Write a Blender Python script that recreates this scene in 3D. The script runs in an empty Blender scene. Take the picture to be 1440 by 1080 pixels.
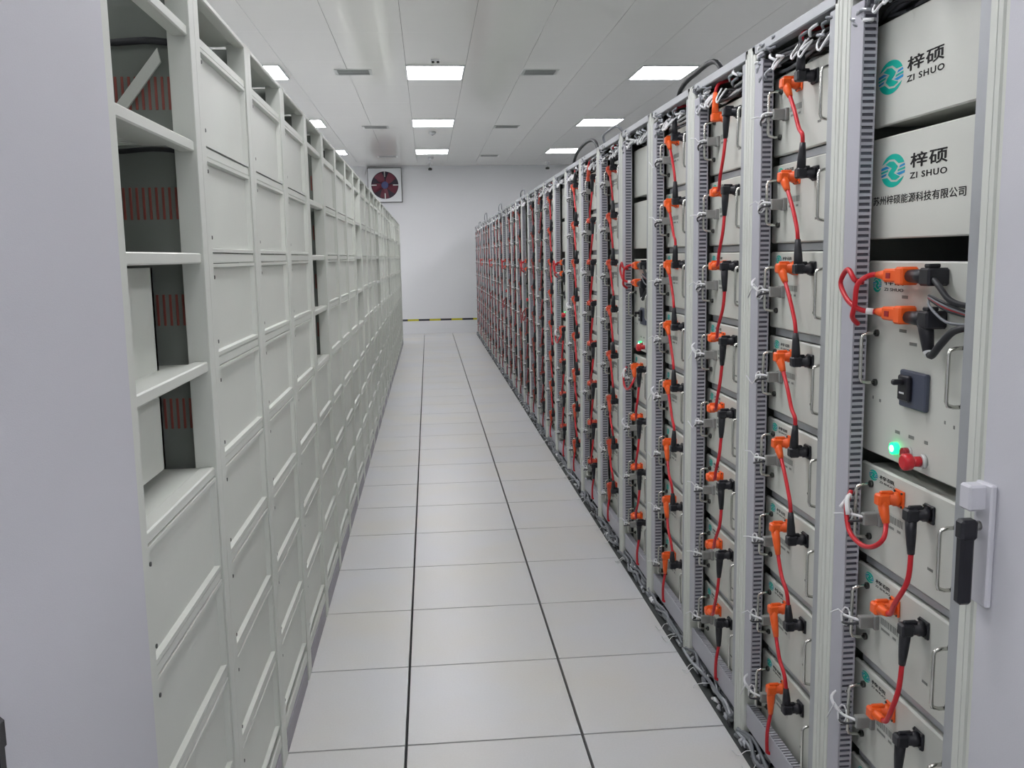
import bpy, bmesh, math, random
from mathutils import Vector, Matrix

random.seed(7)
PI = math.pi
scene = bpy.context.scene
COL = scene.collection

# ------------------------------------------------------------------ camera
F_PX, PITCH, YAW, ROLL, CAM_H = 1285.23, 0.13935, 0.08853, -0.01729, 1.629
cam_d = bpy.data.cameras.new('camera')
cam = bpy.data.objects.new('camera', cam_d)
COL.objects.link(cam)
cam_d.sensor_width = 36.0
cam_d.lens = 36.0 * F_PX / 1440.0
cam_d.clip_start = 0.02
_cy, _sy, _cp, _sp = math.cos(YAW), math.sin(YAW), math.cos(PITCH), math.sin(PITCH)
_fw = Vector((_sy*_cp, _cy*_cp, -_sp)); _rt = Vector((_cy, -_sy, 0)); _up = _rt.cross(_fw)
_cr, _sr = math.cos(ROLL), math.sin(ROLL)
_r2 = _rt*_cr + _up*_sr; _u2 = _up*_cr - _rt*_sr
cam.matrix_world = Matrix(((_r2.x, _u2.x, -_fw.x, 0), (_r2.y, _u2.y, -_fw.y, 0), (_r2.z, _u2.z, -_fw.z, CAM_H), (0, 0, 0, 1)))
scene.camera = cam

# ------------------------------------------------------------------ world, exposure
world = bpy.data.worlds.new('world'); scene.world = world
world.use_nodes = True
world.node_tree.nodes['Background'].inputs[0].default_value = (0.8, 0.85, 0.9, 1)
world.node_tree.nodes['Background'].inputs[1].default_value = 0.3
scene.view_settings.view_transform = 'Standard'
scene.view_settings.look = 'None'
scene.view_settings.gamma = 1.0
scene.view_settings.use_curve_mapping = False
scene.view_settings.exposure = 0.0
LAMP_STRENGTH = 22.5

# ------------------------------------------------------------------ helpers
def lin(r, g, b):
    f = lambda c: (c/12.92 if c <= 0.04045 else ((c+0.055)/1.055)**2.4)
    return (f(r/255), f(g/255), f(b/255), 1)

def mat(name, rgb, rough=0.5, metal=0.0, var=0.0, scale=8.0, bump=0.0, bscale=200.0, spec=0.5, emit=None, stretch=(1, 1, 1), coat=0.0):
    m = bpy.data.materials.new(name); m.use_nodes = True
    nt = m.node_tree; b = nt.nodes['Principled BSDF']
    c = lin(*rgb)
    b.inputs['Base Color'].default_value = c
    b.inputs['Roughness'].default_value = rough
    b.inputs['Metallic'].default_value = metal
    b.inputs['Specular IOR Level'].default_value = spec
    b.inputs['Coat Weight'].default_value = coat
    tc = nt.nodes.new('ShaderNodeTexCoord')
    mp = nt.nodes.new('ShaderNodeMapping'); mp.inputs['Scale'].default_value = stretch
    nt.links.new(tc.outputs['Object'], mp.inputs['Vector'])
    if var > 0:
        n = nt.nodes.new('ShaderNodeTexNoise'); n.inputs['Scale'].default_value = scale; n.inputs['Detail'].default_value = 4
        nt.links.new(mp.outputs[0], n.inputs['Vector'])
        mx = nt.nodes.new('ShaderNodeMix'); mx.data_type = 'RGBA'
        mx.inputs[6].default_value = tuple(x*(1-var) for x in c[:3])+(1,)
        mx.inputs[7].default_value = tuple(min(1, x*(1+var)) for x in c[:3])+(1,)
        nt.links.new(n.outputs[0], mx.inputs[0]); nt.links.new(mx.outputs[2], b.inputs['Base Color'])
    if bump > 0:
        n2 = nt.nodes.new('ShaderNodeTexNoise'); n2.inputs['Scale'].default_value = bscale; n2.inputs['Detail'].default_value = 2
        nt.links.new(mp.outputs[0], n2.inputs['Vector'])
        bp = nt.nodes.new('ShaderNodeBump'); bp.inputs['Strength'].default_value = bump; bp.inputs['Distance'].default_value = 0.002
        nt.links.new(n2.outputs[0], bp.inputs['Height']); nt.links.new(bp.outputs[0], b.inputs['Normal'])
    if emit:
        b.inputs['Emission Color'].default_value = lin(*emit[0]); b.inputs['Emission Strength'].default_value = emit[1]
    return m

M = {}
M['cream'] = mat('powder_coat_pale_grey', (207, 211, 204), 0.42, var=0.03, scale=6, bump=0.12, bscale=500)
M['module'] = mat('module_coat_grey', (202, 205, 198), 0.45, var=0.03, scale=5, bump=0.12, bscale=500)
M['door'] = mat('door_coat_lilac_grey', (201, 202, 209), 0.5, var=0.02, scale=4, bump=0.15, bscale=600)
M['rail'] = mat('galvanised_rail', (168, 172, 176), 0.4, 0.3, var=0.05, scale=20)
M['duct'] = mat('duct_plastic_lilac_grey', (176, 177, 186), 0.5, var=0.03, scale=10)
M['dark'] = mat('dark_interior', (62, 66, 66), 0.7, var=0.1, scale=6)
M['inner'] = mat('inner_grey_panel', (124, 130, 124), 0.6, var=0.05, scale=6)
M['ductin'] = mat('duct_inside_shade', (96, 97, 108), 0.6, var=0.06, scale=10)  # duct plastic darkened, shade inside the slots put into the colour
M['kick'] = mat('kick_plate_lilac', (158, 156, 164), 0.55, var=0.08, scale=12)
M['chrome'] = mat('handle_chrome', (205, 205, 200), 0.22, 1.0)
M['black'] = mat('black_plastic', (26, 27, 34), 0.42, var=0.1, scale=30)
M['orange'] = mat('orange_plastic', (240, 98, 34), 0.4, var=0.06, scale=30)
M['red'] = mat('red_cable_sheath', (196, 32, 44), 0.38, var=0.05, scale=30)
M['dullorange'] = mat('dull_red_orange_plastic', (206, 78, 52), 0.5, var=0.08, scale=30)  # orange plug colour with distance fading put in, for racks farther off
M['dullred'] = mat('dull_red_sheath', (150, 44, 50), 0.5, var=0.08, scale=30)  # red sheath dulled the same way for the far racks
M['brownred'] = mat('dull_brown_red_plastic', (150, 66, 56), 0.5, var=0.08, scale=30)  # orange plugs of the far racks, dulled further with distance
M['redbtn'] = mat('red_button_plastic', (205, 40, 50), 0.35, var=0.03, scale=30)
M['darkred'] = mat('dark_red_plastic', (150, 28, 40), 0.4, var=0.03, scale=30)
M['white'] = mat('white_nylon', (228, 230, 232), 0.4, var=0.03, scale=40)
M['stub'] = mat('grey_connector_plastic', (140, 142, 140), 0.5, var=0.06, scale=40)
M['greycable'] = mat('grey_cable_sheath', (120, 124, 130), 0.45, var=0.1, scale=40)
M['blackcable'] = mat('black_cable_sheath', (38, 40, 44), 0.5, var=0.1, scale=40)
M['foil'] = mat('clear_wrap_over_cables', (170, 174, 180), 0.22, 0.35, var=0.15, scale=60, bump=0.6, bscale=120)
M['print'] = mat('black_print_ink', (6, 6, 8), 0.8, var=0.02, scale=20)
M['greyprint'] = mat('grey_print_ink', (120, 124, 120), 0.5, var=0.05, scale=60)
M['label'] = mat('label_paper', (196, 200, 194), 0.5, var=0.02, scale=40)
M['teal'] = mat('teal_print_ink', (0, 178, 160), 0.45, var=0.06, scale=12)
M['blueink'] = mat('blue_print_ink', (20, 140, 200), 0.45, var=0.06, scale=12)
M['stripe'] = mat('dull_red_busbar', (150, 78, 68), 0.5, var=0.12, scale=30)
M['breaker'] = mat('breaker_slate_plastic', (70, 76, 92), 0.45, var=0.05, scale=30)
M['screw'] = mat('screw_dark_zinc', (70, 72, 70), 0.4, 0.6, var=0.05, scale=50)
M['frame'] = mat('lamp_frame_white', (225, 228, 230), 0.4, var=0.02, scale=10)
M['vent'] = mat('vent_enamel', (196, 200, 198), 0.4, var=0.03, scale=10)
M['yellow'] = mat('yellow_tape', (196, 186, 30), 0.5, var=0.08, scale=30)
M['tapeblack'] = mat('black_tape', (40, 42, 46), 0.5, var=0.08, scale=30)
M['fanblade'] = mat('fan_blade_maroon', (92, 26, 46), 0.35, 0.2, var=0.15, scale=8)
M['fanhub'] = mat('fan_hub_blue', (58, 66, 112), 0.4, 0.1, var=0.05, scale=20)
M['fandark'] = mat('fan_duct_dark', (44, 32, 52), 0.5, var=0.1, scale=8)
M['green'] = mat('green_lamp_lens', (20, 200, 110), 0.3, emit=((20, 255, 130), 2.5))
M['greencore'] = mat('green_lamp_core', (200, 255, 225), 0.3, emit=((170, 255, 210), 5.0))
M['lamp'] = mat('led_panel_glow', (255, 255, 255), 0.5, emit=((252, 249, 253), LAMP_STRENGTH))
M['ceiling'] = mat('ceiling_aluminium_white', (240, 241, 236), 0.13, 0.0, var=0.02, scale=1.2, bump=0.05, bscale=3, spec=0.6, stretch=(0.7, 3, 1))
M['wall'] = mat('wall_painted', (226, 228, 230), 0.6, var=0.03, scale=1.0, bump=0.05, bscale=60)
M['joint'] = mat('floor_joint_black', (34, 36, 38), 0.7, var=0.1, scale=20)
# floor tile: vinyl laminate, per-tile tone, faint speckle and warm stains
def floor_mat():
    m = bpy.data.materials.new('floor_tile_vinyl'); m.use_nodes = True; nt = m.node_tree; b = nt.nodes['Principled BSDF']
    b.inputs['Roughness'].default_value = 0.33; b.inputs['Specular IOR Level'].default_value = 0.45
    geo = nt.nodes.new('ShaderNodeNewGeometry'); oi = nt.nodes.new('ShaderNodeObjectInfo')
    n1 = nt.nodes.new('ShaderNodeTexNoise'); n1.inputs['Scale'].default_value = 1.7; n1.inputs['Detail'].default_value = 5
    n2 = nt.nodes.new('ShaderNodeTexNoise'); n2.inputs['Scale'].default_value = 140; n2.inputs['Detail'].default_value = 2
    nt.links.new(geo.outputs['Position'], n1.inputs['Vector']); nt.links.new(geo.outputs['Position'], n2.inputs['Vector'])
    r = nt.nodes.new('ShaderNodeValToRGB')
    r.color_ramp.elements[0].position = 0.35; r.color_ramp.elements[0].color = lin(213, 215, 218)
    r.color_ramp.elements[1].position = 0.75; r.color_ramp.elements[1].color = lin(216, 214, 207)
    nt.links.new(n1.outputs[0], r.inputs[0])
    ma = nt.nodes.new('ShaderNodeMath'); ma.operation = 'MULTIPLY_ADD'; ma.inputs[1].default_value = 0.05; ma.inputs[2].default_value = 0.965
    nt.links.new(oi.outputs['Random'], ma.inputs[0])
    mb = nt.nodes.new('ShaderNodeMath'); mb.operation = 'MULTIPLY_ADD'; mb.inputs[1].default_value = 0.10; mb.inputs[2].default_value = 0.95
    nt.links.new(n2.outputs[0], mb.inputs[0])
    mc = nt.nodes.new('ShaderNodeMath'); mc.operation = 'MULTIPLY'
    nt.links.new(ma.outputs[0], mc.inputs[0]); nt.links.new(mb.outputs[0], mc.inputs[1])
    mx = nt.nodes.new('ShaderNodeVectorMath'); mx.operation = 'SCALE'
    nt.links.new(r.outputs[0], mx.inputs[0]); nt.links.new(mc.outputs[0], mx.inputs['Scale'])
    nt.links.new(mx.outputs[0], b.inputs['Base Color'])
    return m
M['floor'] = floor_mat()

class MB:
    def __init__(s): s.v = []; s.f = []; s.m = []; s.ms = []; s.smooth = []
    def mi(s, m):
        m = M[m]
        if m not in s.ms: s.ms.append(m)
        return s.ms.index(m)
    def face(s, idx, mi, sm=False): s.f.append(idx); s.m.append(mi); s.smooth.append(sm)
    def box(s, x0, x1, y0, y1, z0, z1, m, bev=0.0):
        mi = s.mi(m); x0, x1 = sorted((x0, x1)); y0, y1 = sorted((y0, y1)); z0, z1 = sorted((z0, z1))
        b = len(s.v)
        if bev <= 0:
            for z in (z0, z1):
                for y in (y0, y1):
                    for x in (x0, x1): s.v.append((x, y, z))
            for q in ((0, 2, 3, 1), (4, 5, 7, 6), (0, 1, 5, 4), (2, 6, 7, 3), (0, 4, 6, 2), (1, 3, 7, 5)):
                s.face([b+i for i in q], mi)
            return
        # chamfered box: 24 verts
        e = bev; c = [(x0, x1), (y0, y1), (z0, z1)]; idx = {}
        for sx in (0, 1):
            for sy in (0, 1):
                for sz in (0, 1):
                    sg = (sx, sy, sz)
                    for a in range(3):
                        p = [c[i][sg[i]] + (e if sg[i] == 0 else -e) for i in range(3)]
                        p[a] = c[a][sg[a]]
                        idx[(sg, a)] = len(s.v); s.v.append(tuple(p))
        for a in range(3):
            u, w = [i for i in range(3) if i != a]
            for sd in (0, 1):
                q = []
                for (p, r) in ((0, 0), (1, 0), (1, 1), (0, 1)):
                    sg = [0, 0, 0]; sg[a] = sd; sg[u] = p; sg[w] = r; q.append(idx[(tuple(sg), a)])
                flip = (sd == 0) != (a == 1)
                s.face(q[::-1] if flip else q, mi)
        for a in range(3):
            u, w = [i for i in range(3) if i != a]
            for p in (0, 1):
                for r in (0, 1):
                    q = []
                    for (t, ax) in ((0, u), (1, u), (1, w), (0, w)):
                        sg = [0, 0, 0]; sg[a] = t; sg[u] = p; sg[w] = r; q.append(idx[(tuple(sg), ax)])
                    s.face(q, mi)
        for sx in (0, 1):
            for sy in (0, 1):
                for sz in (0, 1): s.face([idx[((sx, sy, sz), a)] for a in range(3)], mi)
    def quad(s, pts, m):
        b = len(s.v); s.v += [tuple(p) for p in pts]; s.face(list(range(b, b+len(pts))), s.mi(m))
    def prism(s, pts, off, m):
        """extrude polygon pts (3d) by vector off"""
        mi = s.mi(m); b = len(s.v); n = len(pts)
        s.v += [tuple(p) for p in pts]; s.v += [tuple(p[i]+off[i] for i in range(3)) for p in pts]
        s.face(list(range(b+n-1, b-1, -1)), mi); s.face(list(range(b+n, b+2*n)), mi)
        for i in range(n):
            j = (i+1) % n; s.face([b+i, b+j, b+n+j, b+n+i], mi)
    def tube(s, pts, r, m, n=8, smooth_path=0, cap=True):
        """tube along points; r number or list"""
        mi = s.mi(m); P = [Vector(p) for p in pts]
        if smooth_path: P, rr = spline(P, smooth_path), None
        R = r if isinstance(r, (list, tuple)) else [r]*len(P)
        k = len(P); prev = None; rings = []
        for i in range(k):
            t = (P[min(i+1, k-1)] - P[max(i-1, 0)]).normalized()
            if prev is None:
                a = Vector((0, 0, 1)) if abs(t.z) < 0.9 else Vector((1, 0, 0)); nrm = t.cross(a).normalized()
            else:
                nrm = (prev - t*prev.dot(t))
                if nrm.length < 1e-6: nrm = t.orthogonal()
                nrm.normalize()
            prev = nrm; bn = t.cross(nrm)
            ring = []
            for j in range(n):
                a = 2*PI*j/n; p = P[i] + nrm*(math.cos(a)*R[i]) + bn*(math.sin(a)*R[i])
                ring.append(len(s.v)); s.v.append(tuple(p))
            rings.append(ring)
        for i in range(k-1):
            for j in range(n):
                q = (j+1) % n; s.face([rings[i][j], rings[i][q], rings[i+1][q], rings[i+1][j]], mi, True)
        if cap: s.face(rings[0][::-1], mi); s.face(rings[-1][:], mi)
    def cyl(s, a, b, r, m, n=12, r2=None): s.tube([a, b], [r, r if r2 is None else r2], m, n)
    def mesh(s, name):
        me = bpy.data.meshes.new(name); me.from_pydata(s.v, [], s.f)
        for m in s.ms: me.materials.append(m)
        me.polygons.foreach_set('material_index', s.m); me.polygons.foreach_set('use_smooth', s.smooth)
        me.update()
        bm = bmesh.new(); bm.from_mesh(me); bmesh.ops.recalc_face_normals(bm, faces=bm.faces); bm.to_mesh(me); bm.free()
        return me

def spline(P, k):
    out = []
    for i in range(len(P)-1):
        p0 = P[max(i-1, 0)]; p1 = P[i]; p2 = P[i+1]; p3 = P[min(i+2, len(P)-1)]
        for j in range(k):
            t = j/k
            out.append(0.5*((2*p1)+(p2-p0)*t+(2*p0-5*p1+4*p2-p3)*t*t+(3*p1-p0-3*p2+p3)*t**3))
    out.append(P[-1]); return out

def link(name, me, parent=None, loc=(0, 0, 0), rz=0.0):
    o = bpy.data.objects.new(name, me); COL.objects.link(o); o.location = loc
    if rz: o.rotation_euler = (0, 0, rz)
    if parent is not None: o.parent = parent
    return o
def tag(o, label, cat, group=None):
    o['label'] = label; o['category'] = cat
    if group: o['group'] = group
    return o
def dup(o, parent=None, loc=None):
    c = o.copy(); COL.objects.link(c); c.parent = parent
    if loc is not None: c.location = loc
    for ch in o.children: dup(ch, c)
    return c
ORD = 'first second third fourth fifth sixth seventh eighth ninth tenth eleventh twelfth thirteenth fourteenth fifteenth sixteenth seventeenth eighteenth nineteenth twentieth twenty-first twenty-second twenty-third twenty-fourth twenty-fifth twenty-sixth twenty-seventh twenty-eighth twenty-ninth thirtieth'.split()

# ------------------------------------------------------------------ layout numbers
PITCHY = 0.635
RX, LX = 1.0, -0.51            # front planes of the two rows
RY0, LY0 = 1.605, 1.62         # near inner edge of the first open rack
NR, NL = 28, 25
WALL_Y, CEIL = 19.8, 3.54
FX = 0.055                     # module faces sit behind the posts
MY = 0.035                     # module edge inside the rack
BOT = lambda i: 1.9097-0.2568*i # bottom of row i (0..7)
ROWH = 0.231
XW0, XW1, YB = -4.7, 5.2, -2.6
NEARK = 10                     # racks nearer than this get separate parts

# ------------------------------------------------------------------ setting
b = MB(); b.box(XW0, XW1, YB, WALL_Y, -0.14, -0.03, 'joint')
floor = link('floor', b.mesh('floor')); floor['kind'] = 'structure'
g = 0.0045
b = MB(); b.box(0.0048, 0.5952, 0.0042, 0.5958, -0.03, 0.0, 'floor', 0.0008); tile_me = b.mesh('floor_tile')
TX0, TY0 = -0.1206, 2.9062
for i in range(-2, 3):
    for j in range(-9, 29):
        x = TX0+0.6*i; y = TY0+0.6*j
        if -0.73 > x-0.001 or x > 0.6 and x > 0.9: continue
        if y+0.6 > WALL_Y: continue
        link('floor_tile', tile_me, floor, (x, y, 0))
# floor under and beyond the rows
b = MB()
b.box(XW0, TX0-0.6, YB, WALL_Y, -0.03, -0.001, 'floor'); b.box(TX0+1.8, XW1, YB, WALL_Y, -0.03, -0.001, 'floor')
b.box(TX0-0.6, TX0+1.8, TY0+0.6*28, WALL_Y, -0.03, -0.0002, 'floor')
o = link('floor_border', b.mesh('floor_border'), floor)

b = MB(); b.box(RX-0.024, RX+0.06, LY0-5*PITCHY, RY0+PITCHY*NR, -0.0005, 0.0035, 'dark', 0.001); o = link('dark_floor_strip', b.mesh('dark_floor_strip')); o['kind'] = 'structure'  # flat dark strip laid in place of a dark cable trench

def wall(name, x0, x1, y0, y1):
    b = MB(); b.box(x0, x1, y0, y1, -0.14, CEIL+0.2, 'wall'); o = link(name, b.mesh(name)); o['kind'] = 'structure'; return o
wall('wall_back', XW0-0.15, XW1+0.15, WALL_Y, WALL_Y+0.15)
wall('wall_front', XW0-0.15, XW1+0.15, YB-0.15, YB)
wall('wall_left', XW0-0.15, XW0, YB, WALL_Y)
wall('wall_right', XW1, XW1+0.15, YB, WALL_Y)
b = MB(); b.box(XW0, XW1, WALL_Y-0.012, WALL_Y, 0.0, 0.12, 'wall', 0.003); o = link('baseboard_back', b.mesh('baseboard_back')); o['kind'] = 'structure'

# ceiling: backing slab and 0.6 m wide panels
b = MB(); b.box(XW0, XW1, YB, WALL_Y, CEIL+0.04, CEIL+0.2, 'dark'); ceiling = link('ceiling', b.mesh('ceiling')); ceiling['kind'] = 'structure'
CX0 = -0.164-0.6*7
b = MB(); b.box(0.0012, 0.5988, 0.0004, 1.1996, 0, 0.04, 'ceiling', 0.0008); cpan = b.mesh('ceiling_panel')
b = MB(); b.box(0.002, 0.598, 0.0008, 0.5992, 0, 0.04, 'ceiling', 0.0015); cpan_s = b.mesh('ceiling_panel_short')
LIGHT_X = [-1.71-2.4, -1.71, 0.13, 2.55]
LIGHT_Y = [-0.9, 2.7, 6.3, 9.92, 13.55, 17.15]
CY0 = YB+0.02
def cells():
    n = 0
    for i in range(16):
        x = CX0+0.6*i
        for j in range(19):
            y = CY0+1.2*j
            yield i, j, x, y
for i, j, x, y in cells():
    if y+1.2 > WALL_Y+0.001: continue
    link('ceiling_panel', cpan, ceiling, (x, y, CEIL))
jj = 18
b = MB()
b.box(CX0, CX0+9.6, CY0+1.2*18, WALL_Y, CEIL, CEIL+0.04, 'ceiling'); b.box(XW0, CX0, YB, WALL_Y, CEIL, CEIL+0.04, 'ceiling'); b.box(CX0+9.6, XW1, YB, WALL_Y, CEIL, CEIL+0.04, 'ceiling')
b.box(CX0, CX0+9.6, YB, CY0, CEIL, CEIL+0.04, 'ceiling')
link('ceiling_border', b.mesh('ceiling_border'), ceiling)

# LED panel lights (0.6 x 0.7), thin bodies under the ceiling
b = MB()
for (x0, x1, y0, y1) in ((-0.3, -0.285, -0.36, 0.36), (0.285, 0.3, -0.36, 0.36), (-0.285, 0.285, -0.36, -0.345), (-0.285, 0.285, 0.345, 0.36)): b.box(x0, x1, y0, y1, -0.012, 0, 'frame')
lf_me = b.mesh('light_frame')
b = MB(); b.box(-0.285, 0.285, -0.345, 0.345, -0.009, -0.003, 'lamp', 0.002); ld_me = b.mesh('light_diffuser')
side_w = ['far left', 'left', 'middle', 'right']
n = 0
for i, x in enumerate(LIGHT_X):
    for j, y in enumerate(LIGHT_Y):
        if i == 0 and j > 4: pass
        o = link('ceiling_light', lf_me, None, (x, y, CEIL)); link('diffuser', ld_me, o)
        tag(o, 'bright square LED ceiling panel, %s row of lights, %s from the end wall' % (side_w[i], ORD[5-j]), 'light', 'LED ceiling panels')

# ceiling vents
b = MB()
W, D = 0.38, 0.30
for (x0, x1, y0, y1) in ((-W/2, W/2, -D/2, -D/2+0.03), (-W/2, W/2, D/2-0.03, D/2), (-W/2, -W/2+0.03, -D/2+0.03, D/2-0.03), (W/2-0.03, W/2, -D/2+0.03, D/2-0.03)): b.box(x0, x1, y0, y1, -0.005, 0, 'vent', 0.002)
vf = b.mesh('vent_frame')
b = MB(); b.box(-W/2+0.03, W/2-0.03, -D/2+0.03, D/2-0.03, -0.003, -0.001, 'dark'); vb = b.mesh('vent_backing')
b = MB(); b.box(-W/2+0.03, W/2-0.03, -0.006, 0.006, -0.006, -0.003, 'vent'); vs = b.mesh('vent_slat')
nv = 0
for x, sd in ((-0.71, 'left'), (1.23, 'right')):
    for y, ds in ((6.0, 'near the camera'), (9.93, 'beside the nearest visible light row'), (14.0, 'at mid distance'), (17.95, 'close to the end wall')):
        o = link('ceiling_vent', vf, None, (x, y, CEIL)); link('backing', vb, o)
        for k in range(4): link('slat', vs, o, (0, -0.075+0.05*k, 0))
        tag(o, 'louvred ceiling vent %s of middle lights, %s' % (sd, ds), 'vent', 'ceiling vents')

# detectors and hanging nozzles
def detector(x, y, lab):
    b = MB(); b.tube([(0, 0, 0), (0, 0, -0.014), (0, 0, -0.03), (0, 0, -0.045)], [0.055, 0.055, 0.045, 0.02], 'frame', 16); o = link('smoke_detector', b.mesh('smoke_detector'), None, (x, y, CEIL))
    b = MB(); b.cyl((0, 0, -0.045), (0, 0, -0.05), 0.012, 'screw', 10); link('sensor_cap', b.mesh('sensor_cap'), o)
    tag(o, lab, 'detector')
detector(0.125, 14.55, 'round white smoke detector between the second and third middle ceiling lights')
detector(0.11, 18.2, 'round white smoke detector beyond the farthest middle ceiling light')
b = MB(); b.box(-0.045, 0.045, -0.03, 0.03, -0.012, 0, 'frame', 0.003); o = link('twin_sensor', b.mesh('twin_sensor'), None, (0.13, 9.33, CEIL))
b = MB(); b.cyl((0, 0, -0.012), (0, 0, -0.03), 0.014, 'screw', 10); sc = b.mesh('sensor_eye'); link('sensor_eye', sc, o, (-0.024, 0, 0)); link('sensor_eye', sc, o, (0.024, 0, 0))
tag(o, 'small sensor with two dark eyes just before the nearest middle ceiling light', 'sensor')
for x, lab in ((0.10, 'small ceiling nozzle hanging before the end wall, above the aisle'), (2.52, 'small ceiling nozzle hanging before the end wall, above the right rack row')):
    b = MB(); b.cyl((0, 0, 0), (0, 0, -0.006), 0.05, 'frame', 14); b.cyl((0, 0, 0), (0, 0, -0.10), 0.012, 'frame', 10); o = link('ceiling_nozzle', b.mesh('ceiling_nozzle'), None, (x, 19.2, CEIL))
    b = MB(); b.tube([(0, 0, -0.10), (0, 0, -0.12), (0, 0, -0.15)], [0.02, 0.045, 0.035], 'screw', 12); link('nozzle_head', b.mesh('nozzle_head'), o); tag(o, lab, 'nozzle')

# hazard tape along the end wall
b = MB(); y = WALL_Y
x = XW0; k = 0
while x < XW1-0.01:
    w = min(0.235, XW1-x); b.box(x, x+w, y-0.003, y-0.0005, 0.272, 0.312, 'yellow' if k % 2 == 0 else 'tapeblack'); x += w; k += 1
tag(link('hazard_tape', b.mesh('hazard_tape')), 'yellow and black hazard tape strip low on the end wall', 'tape')

# wall fan
fx, fz, fh = -0.855, 3.145, 0.345
o = fan = link('wall_fan', None, None, (fx, WALL_Y, fz)); tag(fan, 'square exhaust fan with dark red blades high on the end wall', 'fan')
b = MB(); N = 48; R = 0.285
mi = b.mi('frame')
outer = []
for i in range(N):
    a = 2*PI*i/N+PI/4
    c, s_ = math.cos(a), math.sin(a); k = fh/max(abs(c), abs(s_)); outer.append((c*k, s_*k))
for yy in (-0.06, -0.001):
    for i in range(N): b.v.append((outer[i][0], yy, outer[i][1]))
    for i in range(N): a = 2*PI*i/N+PI/4; b.v.append((R*math.cos(a), yy, R*math.sin(a)))
for i in range(N):
    j = (i+1) % N
    b.face([i, j, N+j, N+i], mi); b.face([i, j, 2*N+j, 2*N+i], mi); b.face([N+i, N+j, 3*N+j, 3*N+i], mi)
link('housing', b.mesh('fan_housing'), fan)
b = MB(); b.cyl((0, -0.004, 0), (0, -0.0015, 0), R, 'fandark', 48); link('fan_backing', b.mesh('fan_backing'), fan)
b = MB()
for s_ in (-1, 1):
    b.box(s_*fh, s_*(fh+0.012), -0.064, -0.001, -fh-0.012, fh+0.012, 'screw')
    b.box(-fh, fh, -0.064, -0.001, s_*fh, s_*(fh+0.012), 'screw')
link('fan_trim', b.mesh('fan_trim'), fan)
b = MB(); b.cyl((0, -0.05, 0), (0, -0.02, 0), 0.075, 'fanhub', 24); link('hub', b.mesh('fan_hub'), fan)
b = MB()
pts = [(0.06, -0.038, -0.05), (0.14, -0.042, -0.085), (0.25, -0.044, -0.11), (0.275, -0.034, 0.0), (0.26, -0.024, 0.08), (0.13, -0.022, 0.06), (0.06, -0.022, 0.03)]
b.prism(pts, (0, 0.003, 0), 'fanblade'); blade = b.mesh('fan_blade')
for k in range(5):
    q = link('blade', blade, fan); q.rotation_euler = (0, 2*PI*k/5+0.3, 0)
b = MB(); b.box(0.17, 0.283, -0.058, -0.051, -0.011, 0.011, 'vent'); st = b.mesh('fan_strut')
for k in range(4):
    q = link('strut', st, fan); q.rotation_euler = (0, PI/2*k, 0)

# ------------------------------------------------------------------ doors on the racks beside the camera
def handle_meshes(sgn):
    t = 1.0 if sgn < 0 else 0.66; lo = 0.0 if sgn < 0 else 0.045; wy = 0.02 if sgn < 0 else 0.032
    # sgn: aisle direction in x (-1: right row faces -x, +1: left row faces +x)
    b = MB(); b.box(0, sgn*0.012*t, -0.03, wy, 0, 0.225, 'door', 0.003); plate = b.mesh('handle_plate')
    b = MB(); b.box(sgn*0.008, sgn*0.042*t, -0.014, 0.02, 0.175+lo, 0.222+lo, 'door', 0.004); b.cyl((sgn*0.008, 0, 0.145+lo), (sgn*0.045*t, 0, 0.145+lo), 0.009, 'chrome', 12); cap = b.mesh('handle_lock')
    b = MB(); b.box(sgn*0.024*t, sgn*0.05*t, -0.011, 0.011, lo, 0.15+lo, 'black', 0.005); b.box(sgn*0.02*t, sgn*0.052*t, -0.013, 0.013, 0.12+lo, 0.158+lo, 'black', 0.005); grip = b.mesh('handle_grip')
    return plate, cap, grip
def door_cab(side, k):
    sx = 1 if side == 'right' else -1; X = RX if side == 'right' else LX; Y = (RY0 if side == 'right' else LY0)+PITCHY*k
    root = link('battery_cabinet', None, None, (X, Y, 0))
    tag(root, 'closed cabinet with smooth lilac grey door, %s from the open racks, %s row' % (ORD[-k-1], side), 'cabinet', 'closed cabinets beside the camera')
    b = MB()
    for y0, y1 in ((-0.044, 0), (0.545, 0.589)): b.box(0, sx*0.05, y0, y1, 0, 2.245, 'cream', 0.004)
    b.box(0.002*sx, sx*0.6, -0.043, -0.03, 0.01, 2.24, 'cream'); b.box(0.002*sx, sx*0.6, 0.575, 0.588, 0.01, 2.24, 'cream'); b.box(sx*0.59, sx*0.6, -0.03, 0.575, 0.01, 2.24, 'inner')
    b.box(0, sx*0.6, -0.03, 0.575, 2.23, 2.245, 'cream'); b.box(0, sx*0.6, -0.03, 0.575, 0.01, 0.06, 'kick')
    link('body', b.mesh('cabinet_body'), root)
    b = MB(); b.box(-sx*0.016, -sx*0.001, -0.036 if k > -1 else -0.036, 0.583 if k < -1 else 0.555, 0.07, 2.235, 'door', 0.004)
    dr = link('door', b.mesh('cabinet_door'), root)
    pl, cp, gr = handle_meshes(-sx)
    hy = (1.508-Y) if side == 'right' else (0.944-(LY0-PITCHY))
    hz = 0.99 if side == 'right' else 0.955
    if side == 'right' and k < -1: hy = 1.508-(RY0-PITCHY)
    h = link('door_handle', pl, dr, (-sx*0.016, hy, hz))
    for nm, me in (('handle_lock', cp), ('handle_grip', gr)):
        # third level only: plate carries no children deeper, so parts sit under the door too
        link(nm, me, dr, (-sx*0.016, hy, hz))
for k in (-1, -2, -3): door_cab('right', k); door_cab('left', k)

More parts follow.
